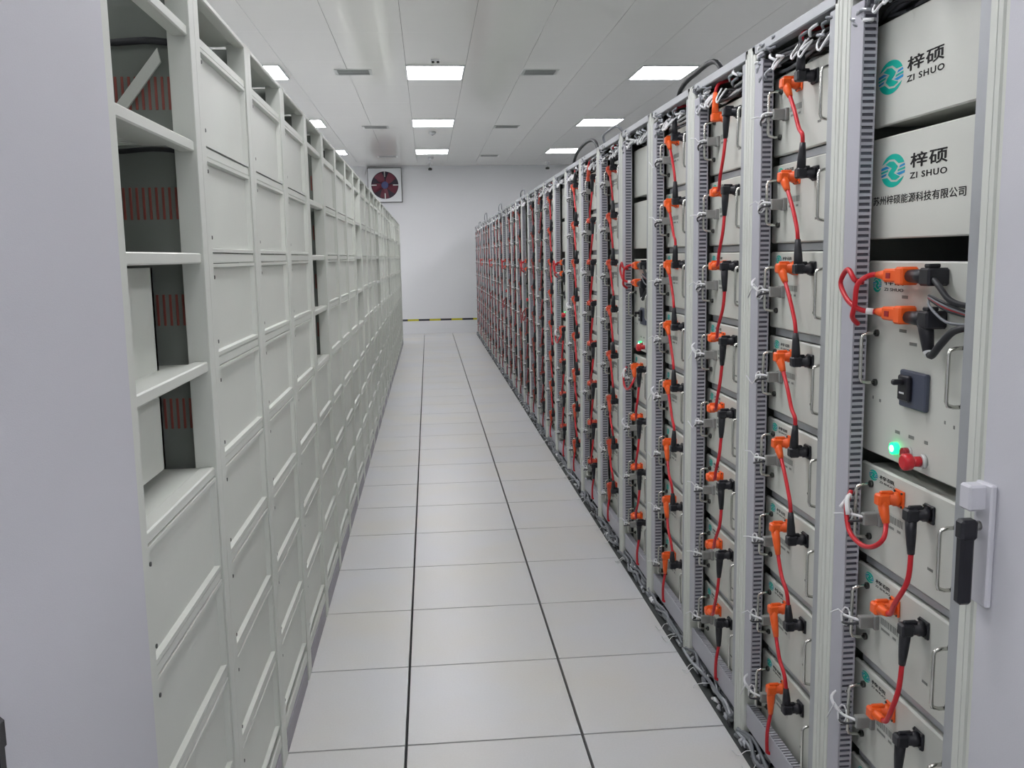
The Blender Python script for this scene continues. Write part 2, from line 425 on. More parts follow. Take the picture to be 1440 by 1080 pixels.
# ------------------------------------------------------------------ right row: open battery racks
def comb(z0, z1, pitch=0.0145):
    b = MB(); z = z0
    while z < z1-0.002:
        b.box(0, 0.031, 0.479, 0.482, z, z+pitch*0.5, 'duct'); z += pitch
    return b.mesh('duct_fingers')
def R_parts():
    P = {}
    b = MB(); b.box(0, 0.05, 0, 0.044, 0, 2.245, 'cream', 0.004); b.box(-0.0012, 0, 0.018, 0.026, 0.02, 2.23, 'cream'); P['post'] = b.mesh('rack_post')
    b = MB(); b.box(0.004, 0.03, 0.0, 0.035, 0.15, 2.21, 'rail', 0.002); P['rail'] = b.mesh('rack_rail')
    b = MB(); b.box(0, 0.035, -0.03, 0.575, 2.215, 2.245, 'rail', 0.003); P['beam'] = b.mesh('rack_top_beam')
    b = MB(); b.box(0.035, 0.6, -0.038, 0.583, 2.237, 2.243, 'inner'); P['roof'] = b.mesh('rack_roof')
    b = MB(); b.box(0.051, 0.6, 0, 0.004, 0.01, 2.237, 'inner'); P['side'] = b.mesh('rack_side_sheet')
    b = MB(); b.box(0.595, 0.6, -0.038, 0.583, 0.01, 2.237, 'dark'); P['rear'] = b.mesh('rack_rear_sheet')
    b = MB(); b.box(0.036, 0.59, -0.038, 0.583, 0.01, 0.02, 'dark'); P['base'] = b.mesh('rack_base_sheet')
    # wiring duct: base channel, core with the slots' shade put into its colour, cover
    b = MB(); b.box(0, 0.004, 0.479, 0.544, 0.21, 2.19, 'duct', 0.001); b.box(0.031, 0.034, 0.479, 0.544, 0.21, 2.19, 'duct'); b.box(0.005, 0.031, 0.484, 0.53, 0.21, 2.19, 'ductin'); b.box(0.004, 0.031, 0.54, 0.544, 0.21, 2.19, 'duct'); P['duct'] = b.mesh('wiring_duct')
    P['fingers'] = comb(0.215, 2.185)
    # bottom duct, horizontal, slotted
    b = MB(); b.box(0.012, 0.016, 0.0, 0.544, 0.062, 0.14, 'duct', 0.001); b.box(0.016, 0.04, 0.0, 0.544, 0.062, 0.066, 'duct'); b.box(0.018, 0.04, 0, 0.544, 0.07, 0.132, 'dark')
    y = 0.004
    while y < 0.535: b.box(0.016, 0.04, y, y+0.008, 0.137, 0.1402, 'duct'); y += 0.0145
    P['bduct'] = b.mesh('bottom_duct')
    b = MB(); b.box(FX+0.012, FX+0.05, 0.03, 0.47, -0.024, -0.001, 'rail', 0.002); P['angle'] = b.mesh('support_ledge')
    return P
RP = R_parts()

def module_body(h=ROWH, w=0.49):
    b = MB(); b.box(0, 0.012, 0, w, 0, h, 'module', 0.004); b.box(0.012, 0.46, 0.012, w-0.012, 0.004, h-0.006, 'module'); return b
def handle_mesh(h=0.131, x=-0.04):
    b = MB(); b.tube([(0, 0, 0), (x*0.6, 0, 0), (x*0.93, 0, 0.004), (x, 0, 0.012), (x, 0, h-0.012), (x*0.93, 0, h-0.004), (x*0.6, 0, h), (0, 0, h)], 0.0042, 'chrome', 8)
    for z in (0, h): b.cyl((0, 0, z), (-0.006, 0, z), 0.0085, 'screw', 10)
    return b.mesh('pull_handle')
def stub_mesh():
    b = MB(); b.box(-0.045, 0, -0.009, 0.009, -0.015, 0.015, 'stub', 0.002); b.box(-0.012, 0, -0.016, 0.012, -0.018, 0.018, 'stub', 0.002); return b.mesh('signal_plug')
def tie_mesh(seed):
    rnd = random.Random(seed); b = MB()
    # white tied leads from the plug to the duct
    b.tube([(-0.043, 0.0, 0.004), (-0.06, 0.02, 0.006), (-0.055, 0.06, -0.004), (-0.035, 0.10, -0.012)], 0.0035, 'white', 5, 4)
    b.tube([(-0.043, 0.0, -0.004), (-0.068, 0.012, -0.008), (-0.06, 0.055, -0.02), (-0.033, 0.095, -0.03)], 0.003, 'blackcable', 5, 4)
    c = Vector((-0.056, 0.045, -0.003)); r = rnd.uniform(0.012, 0.02)
    b.tube([c+Vector((r*math.cos(a)*0.5, r*math.sin(a)*0.6, r*math.sin(a+0.6))) for a in [2*PI*i/10 for i in range(11)]], 0.0024, 'white', 5)
    b.tube([c, c+Vector((-0.015, 0.01, rnd.uniform(-0.03, 0.03))), c+Vector((-0.03, 0.02, rnd.uniform(-0.02, 0.035)))], 0.002, 'white', 4)
    if seed == 2:
        b.tube([c, c+Vector((-0.012, 0.02, 0.015)), c+Vector((-0.01, 0.04, 0.03)), c+Vector((0.01, 0.04, 0.045)), c+Vector((0.018, 0.02, 0.05))], 0.004, 'white', 6, 3)
    return b.mesh('tied_leads')
def joined(parts, name):
    bm = bmesh.new(); mats = []
    for me, off in parts:
        base = len(bm.verts); remap = []
        for m_ in me.materials:
            if m_ not in mats: mats.append(m_)
            remap.append(mats.index(m_))
        vs = [bm.verts.new(v.co+Vector(off)) for v in me.vertices]
        for p in me.polygons:
            try: f = bm.faces.new([vs[i] for i in p.vertices])
            except ValueError: continue
            f.material_index = remap[p.material_index]; f.smooth = p.use_smooth
    me2 = bpy.data.meshes.new(name); bm.to_mesh(me2); bm.free()
    for m_ in mats: me2.materials.append(m_)
    return me2
def text_mesh(body, size, m, bold=0.0, spacing=1.0, ex=0.0004):
    cjk = ord(body[0]) > 255; bb = bold; bold = 0.0 if cjk else bold
    cu = bpy.data.curves.new('txt', 'FONT'); cu.body = body; cu.size = 1.0; cu.offset = bold; cu.extrude = 0.01; cu.space_character = spacing; cu.resolution_u = 3
    o = bpy.data.objects.new('txt', cu); COL.objects.link(o)
    dg = bpy.context.evaluated_depsgraph_get(); me = bpy.data.meshes.new_from_object(o.evaluated_get(dg)); bpy.data.objects.remove(o); bpy.data.curves.remove(cu)
    me.materials.clear(); me.materials.append(M[m])
    if cjk and bb: me = joined([(me, (dx, dy, 0.0002*q)) for q, (dx, dy) in enumerate(((-bb, 0), (bb, 0), (0, -bb), (0, bb), (0, 0)))], 'lettering')
    return me
def fit_text(body, y_left, y_right, z0, z1, m, bold=0.0, spacing=1.0, x=-0.0006):
    """text on a panel facing -x; reading direction is towards -y. y_left > y_right"""
    me = text_mesh(body, 1, m, bold, spacing)
    if not len(me.vertices): return me
    xs = [v.co.x for v in me.vertices]; ys = [v.co.y for v in me.vertices]
    a0, a1, b0, b1 = min(xs), max(xs), min(ys), max(ys)
    for v in me.vertices:
        u = (v.co.x-a0)/(a1-a0); w = (v.co.y-b0)/(b1-b0); d = v.co.z
        v.co = (x*(0.5+25*(d+0.01)*2*0.5), y_left+(y_right-y_left)*u, z0+(z1-z0)*w)
    return me
def clip_circle(poly, n=40):
    out = [Vector((p[0], p[1])) for p in poly]
    for i in range(n):
        a0 = 2*PI*i/n; a1 = 2*PI*(i+1)/n; A = Vector((math.cos(a0), math.sin(a0))); B = Vector((math.cos(a1), math.sin(a1))); e = B-A
        ins = lambda p: e.x*(p.y-A.y)-e.y*(p.x-A.x) >= -1e-9
        new = []
        for j in range(len(out)):
            p = out[j]; q = out[(j+1) % len(out)]
            ip, iq = ins(p), ins(q)
            if ip: new.append(p)
            if ip != iq:
                d = q-p; den = e.x*d.y-e.y*d.x
                t = -(e.x*(p.y-A.y)-e.y*(p.x-A.x))/den; new.append(p+d*t)
        out = new
        if len(out) < 3: return []
    return out
def logo_mesh(cy, cz, ry, rz):
    """disc emblem: two caps, an S-shaped band and side stripes"""
    b = MB(); shapes = []
    capp = [(-1.2, 0.36), (-0.9, 0.42), (-0.35, 0.7), (0.12, 0.66), (0.46, 0.38), (1.2, 0.42), (1.2, 1.3), (-1.2, 1.3)]
    shapes.append((capp, 'teal')); shapes.append(([(-x, -y) for x, y in capp], 'teal'))
    s1 = [(-0.62, 0.44), (-0.3, 0.58), (0.06, 0.54), (0.40, 0.24), (0.30, 0.1), (0.02, -0.12), (-0.02, -0.02), (-0.14, 0.12), (-0.1, 0.3)]
    sb = [(-0.5, 0.5), (0.05, 0.55), (0.40, 0.22), (0.30, 0.02), (0.08, -0.16), (0.5, -0.5), (-0.05, -0.55), (-0.40, -0.22), (-0.30, -0.02), (-0.08, 0.16)]
    shapes.append(([(-0.62, 0.42), (-0.28, 0.58), (0.06, 0.54), (0.40, 0.22), (-0.08, 0.16)], 'teal'))
    shapes.append(([(0.40, 0.22), (0.28, 0.02), (0.08, -0.16), (-0.40, -0.22), (-0.28, -0.02), (-0.08, 0.16)], 'teal'))
    shapes.append(([(0.62, -0.42), (0.28, -0.58), (-0.06, -0.54), (-0.40, -0.22), (0.08, -0.16)], 'teal'))
    for (z0, z1, xa, xb, c) in ((0.30, 0.17, -0.55, -0.28, 'blueink'), (0.08, -0.04, -0.40, -0.42, 'teal'), (-0.14, -0.27, -0.52, -0.58, 'blueink')):
        p = [(-1.2, z0-0.12), (xa, z0+0.02), (xb, z1+0.02), (-1.2, z1-0.12)]
        shapes.append((p, c)); shapes.append(([(-x, -y) for x, y in p], c))
    for p, c in shapes:
        q = clip_circle(p)
        if len(q) >= 3: b.prism([(-0.0007, cy-v.x*ry, cz+v.y*rz) for v in q], (0.0005, 0, 0), c)
    return b.mesh('round_emblem')

MP = {}
b = module_body()
MP['body'] = b.mesh('battery_module_body')
MP['handle'] = handle_mesh()
MP['stub'] = stub_mesh()
MP['ties'] = [tie_mesh(s) for s in range(5)]
b = MB(); b.box(-0.0006, 0, 0.268, 0.373, 0.098, 0.138, 'label')
rnd = random.Random(3); y = 0.28
while y < 0.364: w = rnd.choice((0.002, 0.003, 0.005)); b.box(-0.0009, -0.0006, y, y+w, 0.116, 0.133, 'greyprint'); y += w+rnd.choice((0.002, 0.003))
for y0, y1 in ((0.288, 0.304), (0.318, 0.358)): b.box(-0.0009, -0.0006, y0, y1, 0.102, 0.108, 'greyprint')
MP['label'] = b.mesh('barcode_label')
b = MB(); b.box(-0.0006, 0, 0.15, 0.172, 0.06, 0.066, 'greyprint'); MP['print'] = b.mesh('printed_mark')
MP['logo'] = logo_mesh(0.425, 0.208, 0.021, 0.0125)
MP['logotxt'] = fit_text('梓硕', 0.395, 0.325, 0.206, 0.216, 'print', 0.01)
MP['logotxt2'] = fit_text('ZI SHUO', 0.395, 0.325, 0.197, 0.202, 'print', 0.01)
# joined far module
MP['far'] = joined([(MP['body'], (0, 0, 0)), (MP['handle'], (0, 0.065, 0.054)), (MP['handle'], (0, 0.431, 0.054)), (MP['stub'], (0, 0.384, 0.113)), (MP['ties'][1], (0, 0.384, 0.113))], 'battery_module_far')

proto_mod = {}
def place_module(k, i, parent_loc, label):
    loc = (RX+FX, RY0+PITCHY*k+MY, BOT(i))
    if k >= NEARK:
        o = link('battery_module', MP['far'], None, loc)
    else:
        o = link('battery_module', MP['body'], None, loc)
        link('pull_handle', MP['handle'], o, (0, 0.065, 0.054)); link('pull_handle', MP['handle'], o, (0, 0.431, 0.054))
        s_ = link('signal_plug', MP['stub'], o, (0, 0.384, 0.113)); link('tied_leads', MP['ties'][(k*3+i*2) % 5], s_)
        if k < 6:
            link('barcode_label', MP['label'], o); link('printed_mark', MP['print'], o)
            link('round_emblem', MP['logo'], o)
        if k < 3:
            link('maker_lettering', MP['logotxt'], o); link('maker_lettering', MP['logotxt2'], o)
    tag(o, label, 'battery module', 'battery modules in the right row')
    return o

# ---- jumper cables
PZ, BY, OY, DZ = 0.184, 0.17, 0.295, -0.2568
def plug_mesh(color, y, z, boot, name, cone=False):
    """plug body standing out from the module face, with a boot along the vector boot"""
    b = MB(); B = Vector(boot)
    b.box(-0.006, 0, y-0.02, y+0.02, z-0.02, z+0.02, color, 0.002)
    for sy in (-1, 1):
        for sz in (-1, 1): b.cyl((-0.0085, y+sy*0.0155, z+sz*0.0155), (-0.006, y+sy*0.0155, z+sz*0.0155), 0.0028, 'screw', 6)
    b.tube([(-0.006, y, z), (-0.018, y, z), (-0.02, y, z), (-0.036, y, z)], [0.0165, 0.0165, 0.0135, 0.0135], color, 12)
    b.box(-0.058, -0.03, y-0.014, y+0.014, z-0.014, z+0.014, color, 0.004)
    b.box(-0.05, -0.02, y-0.005, y+0.005, z+0.012, z+0.02, color, 0.002)
    c = Vector((-0.044, y, z)); L = B.length; d = B.normalized()
    b.tube([c+d*0.006, c+d*L*0.45, c+d*L*0.75, c+d*L], [0.0125, 0.0115, 0.0095, 0.0075], color, 10)
    return b.mesh(name), c+B
def jumper(kind, seed=0):
    """returns (cable mesh, orange mesh or None, black mesh or None)"""
    rnd = random.Random(seed); j = lambda a: rnd.uniform(-a, a)
    om = bk = None; pts = []
    if kind == 'A':      # black plug above, boot down; orange plug below, boot sideways
        bk, e1 = plug_mesh('black', BY, PZ, (0, j(0.01), -0.085), 'black_plug'); om, e2 = plug_mesh('orange', OY, PZ+DZ, (0.0, -0.045, 0.004), 'orange_plug')
        pts = [e1+Vector((0, 0, 0.01)), e1, e1+Vector((-0.006, -0.004+j(0.004), -0.06)), e2+Vector((-0.008, -0.045, 0.042)), e2+Vector((-0.002, -0.018, 0.008)), e2]
    elif kind == 'B':    # orange above with boot slanting down, black below with boot up
        om, e1 = plug_mesh('orange', OY, PZ, (0.004, -0.026, -0.04), 'orange_plug'); bk, e2 = plug_mesh('black', BY, PZ+DZ, (0, j(0.01), 0.08), 'black_plug')
        pts = [e1+Vector((0, 0.004, 0.008)), e1, e1+Vector((-0.004, -0.045, -0.045)), e1+Vector((-0.005, -0.082+j(0.004), -0.095)), e2+Vector((-0.002, 0.0, 0.022)), e2, e2+Vector((0, 0, -0.01))]
    elif kind == 'C':    # like B with a long orange boot
        om, e1 = plug_mesh('orange', OY, PZ, (0.0, -0.03, -0.075), 'orange_plug'); bk, e2 = plug_mesh('black', BY, PZ+DZ, (0, 0.01, 0.06), 'black_plug')
        pts = [e1+Vector((0, 0.003, 0.008)), e1, e1+Vector((-0.004, -0.04, -0.05)), e2+Vector((-0.004, 0.006, 0.04)), e2, e2+Vector((0, 0, -0.01))]
    elif kind == 'topA':
        om, e1 = plug_mesh('orange', OY, PZ, (0, 0.0, 0.085), 'orange_plug'); pts = [e1-Vector((0, 0, .01)), e1, e1+Vector((0.015, -0.005, 0.03)), e1+Vector((0.08, 0.0, 0.045))]
    elif kind == 'topB':
        bk, e1 = plug_mesh('black', BY+0.02, PZ, (0, 0.0, 0.09), 'black_plug'); pts = [e1-Vector((0, 0, .01)), e1, e1+Vector((0.015, 0.01, 0.028)), e1+Vector((0.08, 0.01, 0.04))]
    elif kind == 'botA':
        bk, e1 = plug_mesh('black', BY, PZ, (0, 0.0, -0.085), 'black_plug'); pts = [e1+Vector((0, 0, .01)), e1, e1+Vector((-0.008, 0.003, -0.06)), e1+Vector((-0.008, 0.005, -0.115)), e1+Vector((-0.003, 0.006, -0.13)), e1+Vector((0.03, 0.006, -0.135))]
    elif kind == 'botB':
        om, e1 = plug_mesh('orange', OY, PZ, (0, 0.0, -0.08), 'orange_plug'); pts = [e1+Vector((0, 0, .01)), e1, e1+Vector((-0.008, 0.002, -0.06)), e1+Vector((-0.008, 0.002, -0.115)), e1+Vector((-0.003, 0.002, -0.13)), e1+Vector((0.03, 0.002, -0.135))]
    elif kind == 'loop':
        om, e1 = plug_mesh('orange', OY, PZ, (0, -0.022, -0.05), 'orange_plug')
        pts = [e1+Vector((0, 0.003, .008)), e1, (-0.062, 0.248, 0.108), (-0.07, 0.278, 0.08), (-0.072, 0.33, 0.068), (-0.072, 0.386, 0.078), (-0.07, 0.412, 0.108), (-0.067, 0.42, 0.143), (-0.05, 0.435, 0.168)]
    b = MB(); b.tube(pts, 0.0058, 'red', 8, 5)
    return b.mesh('jumper_cable'), om, bk
JM = {}
for kd in ('A', 'B', 'C', 'topA', 'topB', 'botA', 'botB', 'loop'): JM[kd] = [jumper(kd, s) for s in range(3 if kd in 'AB' else 1)]
JF = {kd: joined([(m_, (0, 0, 0)) for m_ in JM[kd][0] if m_ is not None], 'jumper_far_'+kd) for kd in JM}
def recolour(me, pairs):
    m2 = me.copy()
    for q, m_ in enumerate(m2.materials):
        if m_ in pairs: m2.materials[q] = pairs[m_]
    return m2
JF = {kd: recolour(m_, {M['orange']: M['brownred'], M['red']: M['dullred']}) for kd, m_ in JF.items()}  # far racks: same plugs and cables in colours dulled with distance
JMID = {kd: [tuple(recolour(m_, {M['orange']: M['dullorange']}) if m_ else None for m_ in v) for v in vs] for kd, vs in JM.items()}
b = MB(); b.tube([(-0.07, 0.405, 0.118), (-0.068, 0.418, 0.153), (-0.055, 0.43, 0.158), (-0.075, 0.435, 0.128)], 0.006, 'white', 6, 3); LOOPTIE = b.mesh('white_tie')
def place_jumper(k, i, kind, label):
    loc = (RX+FX, RY0+PITCHY*k+MY, BOT(i))
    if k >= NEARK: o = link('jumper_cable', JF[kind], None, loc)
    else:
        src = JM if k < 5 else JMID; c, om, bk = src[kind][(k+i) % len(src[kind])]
        o = link('jumper_cable', c, None, loc)
        if om: link('orange_plug', om, o)
        if bk: link('black_plug', bk, o)
        if kind == 'loop': link('white_tie', LOOPTIE, o)
    tag(o, label, 'cable', 'red jumper cables on the right row')

# ---- bundles of wiring over and under each rack
def top_bundle(seed):
    rnd = random.Random(100+seed); b = MB()
    for q in range(9):
        z = 2.15+0.045*rnd.random(); x = 0.03+0.07*rnd.random()
        pts = [(x+rnd.uniform(-.012, .012), 0.0+0.54*t/5, z+rnd.uniform(-0.014, 0.014)) for t in range(6)]
        b.tube(pts, 0.0055, rnd.choice(('greycable', 'blackcable', 'blackcable', 'white', 'greycable')), 5, 3)
    for q in range(6):   # short drooping white loops
        y = rnd.uniform(0.05, 0.5); r = rnd.uniform(0.012, 0.028); z = 2.175
        b.tube([(0.02, y-r, z), (0.0, y-r*0.9, z-r*1.1), (-0.004, y, z-r*1.7), (0.0, y+r*0.9, z-r), (0.02, y+r, z+0.01)], 0.0032, 'white', 5, 3)
    for q in range(22):   # tied knots, thickest by the far post
        y = rnd.uniform(0.03, 0.53) if q < 9 else rnd.uniform(0.38, 0.55); z = rnd.uniform(2.165, 2.2) if q < 9 else rnd.uniform(2.13, 2.235); a = rnd.uniform(-1, 1)
        b.tube([(0.01, y-0.02, z-0.012*a), (-0.002, y, z), (0.008, y+0.02, z+0.014*a)], 0.0045, rnd.choice(('white', 'foil', 'greycable')), 5, 2)
    return b.mesh('wiring_bundle')
def low_bundle(seed):
    rnd = random.Random(200+seed); b = MB()
    for q in range(7):
        x = rnd.uniform(-0.01, 0.06); z = rnd.uniform(0.012, 0.045)
        pts = [(x+rnd.uniform(-.012, .012), 0.0+0.58*t/6, max(0.008, z+rnd.uniform(-0.014, 0.014))) for t in range(7)]
        b.tube(pts, 0.0065, rnd.choice(('greycable', 'blackcable', 'greycable', 'foil')), 5, 3)
    for q in range(34):
        y = rnd.uniform(0.0, 0.57); x = rnd.uniform(-0.012, 0.04); r = rnd.uniform(0.007, 0.016); t = rnd.uniform(-1, 1); h = rnd.uniform(0.5, 1.6)
        b.tube([(x-0.5*r*t, y-r, 0.012), (x-0.006, y-r*0.4*t, 0.014+r*h), (x+r*t, y+r*0.4, 0.018+r*h), (x+0.01, y+r, 0.014)], [0.003, 0.006+r*0.2, 0.007, 0.003], rnd.choice(('foil', 'foil', 'white', 'greycable', 'blackcable')), 6)
    for q in range(3):
        y = rnd.uniform(0.05, 0.5)
        b.tube([(0.01, y, 0.03), (-0.02, y+0.01, 0.028), (-0.045, y+rnd.uniform(-0.02, 0.03), 0.012), (-0.05, y+rnd.uniform(0.02, 0.06), 0.005)], 0.0016, 'white', 4, 3)
    return b.mesh('floor_cable_bundle')
TB = [top_bundle(s) for s in range(5)]; LB = [low_bundle(s) for s in range(5)]

# ---- control unit and blank panels
CB = 1.1435; CHH = 0.459
b = module_body(CHH); CU_body = b.mesh('control_unit_body')
CU_handle = handle_mesh(0.118)
b = MB(); b.box(-0.012, 0, 0.145, 0.25, 0.135, 0.215, 'breaker', 0.003); b.box(-0.022, -0.012, 0.195, 0.24, 0.15, 0.205, 'black', 0.003); CU_brk = b.mesh('breaker')
b = MB(); b.box(-0.045, -0.02, 0.212, 0.226, 0.185, 0.197, 'black', 0.003); b.box(-0.0225, -0.022, 0.21, 0.23, 0.165, 0.169, 'white'); CU_lever = b.mesh('breaker_lever')
b = MB(); b.cyl((0, 0.27, 0.034), (-0.012, 0.27, 0.034), 0.0135, 'green', 20); b.cyl((-0.012, 0.27, 0.034), (-0.0135, 0.27, 0.034), 0.0075, 'greencore', 16); CU_lamp = b.mesh('indicator_lamp')
b = MB(); b.cyl((0, 0.155, 0.03), (-0.01, 0.155, 0.03), 0.015, 'vent', 20); b.cyl((-0.01, 0.155, 0.03), (-0.03, 0.155, 0.03), 0.011, 'redbtn', 16); b.tube([(-0.028, 0.155, 0.03), (-0.032, 0.155, 0.03), (-0.046, 0.155, 0.03), (-0.05, 0.155, 0.03)], [0.014, 0.018, 0.018, 0.013], 'redbtn', 20); CU_stop = b.mesh('stop_button')
b = MB(); b.cyl((0, 0.215, 0.036), (-0.006, 0.215, 0.036), 0.0125, 'vent', 20); b.cyl((-0.006, 0.215, 0.036), (-0.018, 0.215, 0.036), 0.011, 'darkred', 18); CU_btn = b.mesh('push_button')
def ctrl_plug(z, name, color):
    b = MB()
    if color == 'orange':
        b.tube([(-0.03, 0.329, z), (-0.03, 0.30, z), (-0.03, 0.275, z)], [0.0075, 0.011, 0.0125], 'orange', 12); b.box(-0.045, -0.015, 0.215, 0.28, z-0.0145, z+0.0145, 'orange', 0.004); b.box(-0.05, -0.01, 0.19, 0.22, z-0.019, z+0.019, 'orange', 0.004); b.box(-0.0465, -0.045, 0.245, 0.262, z-0.006, z+0.006, 'darkred')
    else:
        b.tube([(-0.03, 0.19, z), (-0.03, 0.15, z), (-0.03, 0.125, z)], [0.013, 0.015, 0.016], 'black', 12); b.box(-0.046, 0.0, 0.092, 0.13, z-0.018, z+0.018, 'black', 0.004); b.box(-0.04, -0.015, 0.1, 0.12, z+0.018, z+0.026, 'black', 0.002)
    return b.mesh(name)
CU_o = [ctrl_plug(0.418, 'orange_plug', 'orange'), ctrl_plug(0.336, 'orange_plug', 'orange')]
b = MB(); me1 = ctrl_plug(0.418, 'black_plug', 'black'); me2 = ctrl_plug(0.332, 'black_plug', 'black')
b.tube([(-0.03, 0.125, 0.33), (-0.032, 0.115, 0.31), (-0.034, 0.10, 0.27)], [0.016, 0.015, 0.011], 'black', 12); me2b = b.mesh('boot')
CU_k = [me1, joined([(me2, (0, 0, 0)), (me2b, (0, 0, 0))], 'black_plug')]
b = MB(); b.tube([(-0.03, 0.327, 0.418), (-0.04, 0.335, 0.418), (-0.06, 0.335, 0.41), (-0.07, 0.345, 0.392), (-0.07, 0.352, 0.35), (-0.068, 0.366, 0.322), (-0.045, 0.385, 0.305)], 0.0058, 'red', 8, 5)
b.tube([(-0.045, 0.37, 0.40), (-0.07, 0.357, 0.407), (-0.072, 0.388, 0.43), (-0.072, 0.423, 0.40), (-0.072, 0.396, 0.368), (-0.07, 0.36, 0.349), (-0.055, 0.34, 0.338), (-0.03, 0.325, 0.336)], 0.0058, 'red', 8, 5)
CU_loop = b.mesh('loop_cable')
b = MB(); b.cyl((-0.05, 0.337, 0.3375), (-0.038, 0.328, 0.336), 0.0075, 'white', 10); CU_loop_tie = b.mesh('white_sleeve')
b = MB()
b.tube([(-0.034, 0.095, 0.415), (-0.035, 0.07, 0.40), (-0.03, 0.04, 0.375), (-0.015, 0.012, 0.365), (0.0, -0.005, 0.365)], 0.006, 'blackcable', 8, 4)
b.tube([(-0.034, 0.102, 0.272), (-0.036, 0.085, 0.262), (-0.034, 0.06, 0.285), (-0.025, 0.03, 0.315), (-0.005, 0.0, 0.325)], 0.0075, 'blackcable', 8, 4)
rnd = random.Random(5)
for q, cc in enumerate(('blackcable', 'darkred', 'greycable', 'blackcable', 'red', 'blackcable', 'greycable')):
    dz = rnd.uniform(-0.012, 0.012)
    b.tube([(-0.02, 0.13, 0.375+dz*0.3), (-0.035, 0.10, 0.37+dz), (-0.03, 0.05, 0.35+dz*1.6), (-0.01, 0.0, 0.34+dz)], 0.003, cc, 5, 4)
CU_wires = b.mesh('wire_harness')
b = MB(); b.cyl((-0.034, 0.106, 0.274), (-0.035, 0.094, 0.264), 0.009, 'white', 10); CU_sleeve = b.mesh('white_sleeve')
b = MB()
for (y0, y1, z0) in ((0.25, 0.275, 0.367), (0.25, 0.28, 0.293), (0.205, 0.235, 0.268), (0.26, 0.28, 0.067), (0.2, 0.222, 0.067), (0.145, 0.158, 0.067), (0.35, 0.358, 0.125), (0.385, 0.39, 0.128), (0.05, 0.055, 0.118), (0.083, 0.088, 0.122)): b.box(-0.0006, 0, y0, y1, z0, z0+0.007, 'greyprint')
CU_print = b.mesh('printed_mark')
CU_logo = logo_mesh(0.388, 0.394, 0.02, 0.0175); CU_t1 = fit_text('梓硕', 0.355, 0.27, 0.394, 0.41, 'print', 0.01); CU_t2 = fit_text('ZI SHUO', 0.355, 0.27, 0.381, 0.388, 'print', 0.01)

def remap(me):
    for v in me.vertices: v.co = (v.co.x*SC, (v.co.y+1.645)*SC-1.64, (v.co.z+1.155-1.629)*SC+1.629-CB)
SC = 1.0243
for me_ in [CU_brk, CU_lever, CU_lamp, CU_stop, CU_btn, CU_loop, CU_loop_tie, CU_wires, CU_sleeve, CU_print, CU_logo, CU_t1, CU_t2]+CU_o+CU_k: remap(me_)
CU_far = joined([(CU_body, (0, 0, 0)), (CU_handle, (0, 0.065, 0.172)), (CU_handle, (0, 0.431, 0.172)), (CU_brk, (0, 0, 0)), (CU_lever, (0, 0, 0)), (CU_lamp, (0, 0, 0)), (CU_stop, (0, 0, 0))]+[(m_, (0, 0, 0)) for m_ in CU_o+CU_k+[CU_loop, CU_wires]], 'control_unit_far')
def control_unit(k):
    loc = (RX+FX, RY0+PITCHY*k+MY, CB); w = ORD[k]
    lab = 'control unit with breaker, green lamp and red stop button, %s right rack' % w
    if k >= NEARK:
        tag(link('control_unit', CU_far, None, loc), lab, 'control unit', 'control units in the right row'); return
    o = link('control_unit', CU_body, None, loc); tag(o, lab, 'control unit', 'control units in the right row')
    link('pull_handle', CU_handle, o, (0, 0.065, 0.172)); link('pull_handle', CU_handle, o, (0, 0.431, 0.172))
    q = link('breaker', CU_brk, o); link('breaker_lever', CU_lever, q)
    link('indicator_lamp', CU_lamp, o)['label'] = 'lit green indicator lamp'
    link('stop_button', CU_stop, o)['label'] = 'red mushroom stop button'
    link('push_button', CU_btn, o)['label'] = 'small dark red push button'
    for m_ in CU_o: link('orange_plug', m_, o)
    for m_ in CU_k: link('black_plug', m_, o)
    q = link('loop_cable', CU_loop, o); link('white_sleeve', CU_loop_tie, q)
    q = link('wire_harness', CU_wires, o); link('white_sleeve', CU_sleeve, q)
    link('printed_mark', CU_print, o)['kind'] = 'stuff'
    if k == 0:
        link('round_emblem', CU_logo, o); link('maker_lettering', CU_t1, o); link('maker_lettering', CU_t2, o)

b = MB(); b.box(0, 0.012, 0, 0.49, 0, ROWH, 'module', 0.003); b.box(0.012, 0.2, 0.01, 0.48, 0.004, ROWH-0.004, 'module'); BLANK = b.mesh('blank_panel')
NY = RY0+MY
SC = 1.0243
ny = lambda v: v*SC-NY
nz = lambda v, i: 1.629+(v-1.629)*SC-BOT(i)

